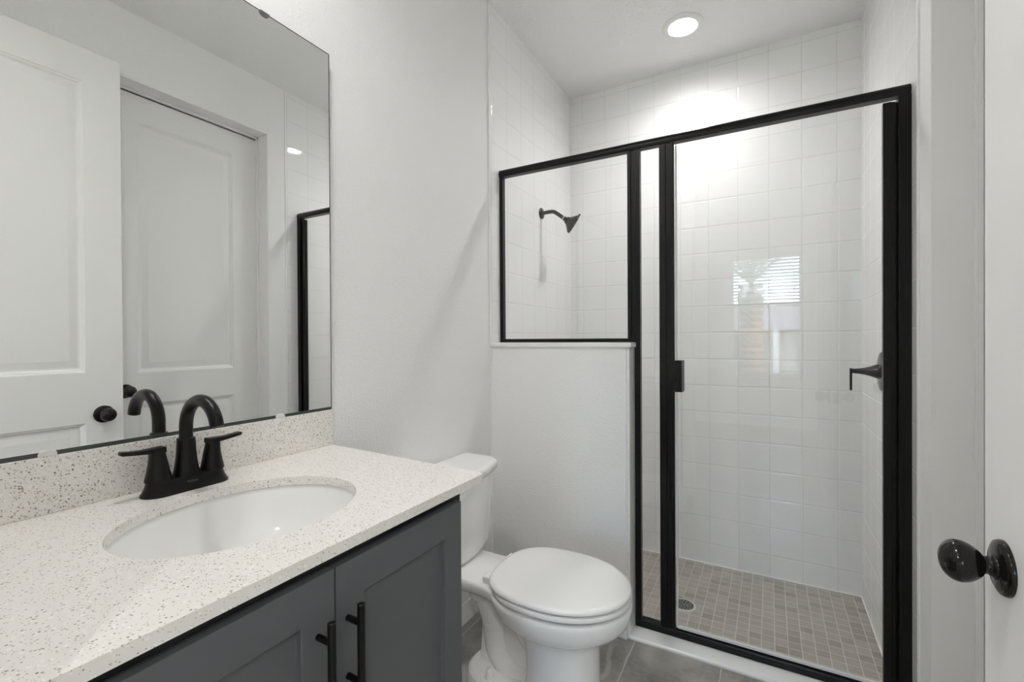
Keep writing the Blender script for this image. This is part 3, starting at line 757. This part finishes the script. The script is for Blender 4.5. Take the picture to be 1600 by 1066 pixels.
while z > zm+.03:
    loft(bm, [[(x, BY-.030+dy, z+dz) for dy, dz in ((-.024, -.0075), (0, .002), (.024, .0065), (.024, .0090), (0, .0045), (-.024, -.0050))] for x in (WX0+.012, WX1-.012)])
    z -= .043
adopt(bl, finish('slats', bm, M_BLIND))
adopt(bl, box('bottom_rail', (WX0+.012, WX1-.012, BY-.052, BY-.008, zm-.002, zm+.020), M_BLIND, bevel=.003))
bm = bmesh.new()
for x in (.90, 1.07, 1.335): add_box(bm, x-.0012, x+.0012, BY-.0045, BY-.0025, zm, WZ1-.04)
adopt(bl, finish('ladder_cords', bm, M_BLIND))
bm = bmesh.new(); lathe(bm, (1.395, BY+.004, 1.78), (0, 0, 1), [(0, .0045), (.44, .0045)], 12)
adopt(bl, finish('tilt_wand', bm, M_BLIND))
for bx, by, wd in ((-.4, -1.5, 'left'), (2.2, -1.5, 'right')):  # unseen lamps added behind the camera to fill the bathroom with light
    ceiling_lamp(bx, by, 'unseen lamp added as fill light in the bedroom, %s of the window' % wd, emit('lit_lens_fill', LAMP_COL, LAMP*4.0))
# outside
struct(box('ground', (-25, 28, -40, BY-.15, -.3, -.25), M_LAWN), 'green lawn outside the bedroom window', 'ground')
pt = thing('palm_tree', (.74, -8.2, -.25), 'palm tree outside the bedroom window', 'palm tree')
bm = bmesh.new(); rings = []
rnd = random.Random(3)
for k in range(36):
    z = -.25+k*.075; r = .20+.035*(k % 2)+.03*rnd.random(); n = 18
    rings.append([(.74+(r+.05*((j+k) % 2)*rnd.random())*math.cos(2*PI*j/n), -8.2+(r+.05*((j+k) % 2)*rnd.random())*math.sin(2*PI*j/n), z) for j in range(n)])
loft(bm, rings); adopt(pt, finish('trunk', bm, M_TRUNK))
def frond(az, up, L):
    bm = bmesh.new(); n = 22; pts = []
    for k in range(n+1):
        t = k/n; rr = L*t; pts.append(Vector((math.cos(az)*rr, math.sin(az)*rr, up*rr-.35*rr*rr*up)))
    tube(bm, pts, [.022*(1-k/n)+.004 for k in range(n+1)], 8)
    side = Vector((-math.sin(az), math.cos(az), 0))
    for k in range(3, n):
        p = pts[k]; d = (pts[min(k+1, n)]-pts[k-1]).normalized(); ln = .30*math.sin(PI*(.12+.8*k/n))
        for s in (-1, 1):
            tip = p+(side*s*.8+d*.6-Vector((0, 0, .35))).normalized()*ln
            w = d*.020
            a = [bm.verts.new(q) for q in (p-w, p+w, tip, )]
            b = [bm.verts.new(q+Vector((0, 0, .004))) for q in (p-w, p+w, tip)]
            bm.faces.new(a); bm.faces.new(b)
            for i in range(3): bm.faces.new((a[i], a[(i+1) % 3], b[(i+1) % 3], b[i]))
    o = finish('frond', bm, M_FROND); o.location = (.74, -8.2, 2.40); adopt(pt, o)
for k in range(8): frond(2*PI*k/8+.15, 1.3+1.9*((k*3) % 4)/4, .75)
hs = thing('neighbour_house', (3, -20, -.25), 'pale house across the lawn outside the bedroom window', 'house')
adopt(hs, box('house_wall', (-2, 9, -25, -19, -.25, 1.5), M_HOUSE))
bm = bmesh.new(); loft(bm, [[(x, y, z) for y, z in ((-25.5, 1.5), (-18.5, 1.5), (-22, 2.75))] for x in (-2.5, 9.5)])
adopt(hs, finish('roof', bm, M_ROOF))
adopt(hs, box('garage_door', (2.2, 5.5, -18.98, -18.94, -.25, 1.2), M_TRIM))
adopt(hs, box('window', (-.9, .5, -18.98, -18.94, .35, 1.25), M_DKGLASS))
adopt(hs, box('porch_column', (1.24, 1.46, -18.6, -18.3, -.25, 1.5), mat('column_paint', (.42, .42, .41), .6), bevel=.01))
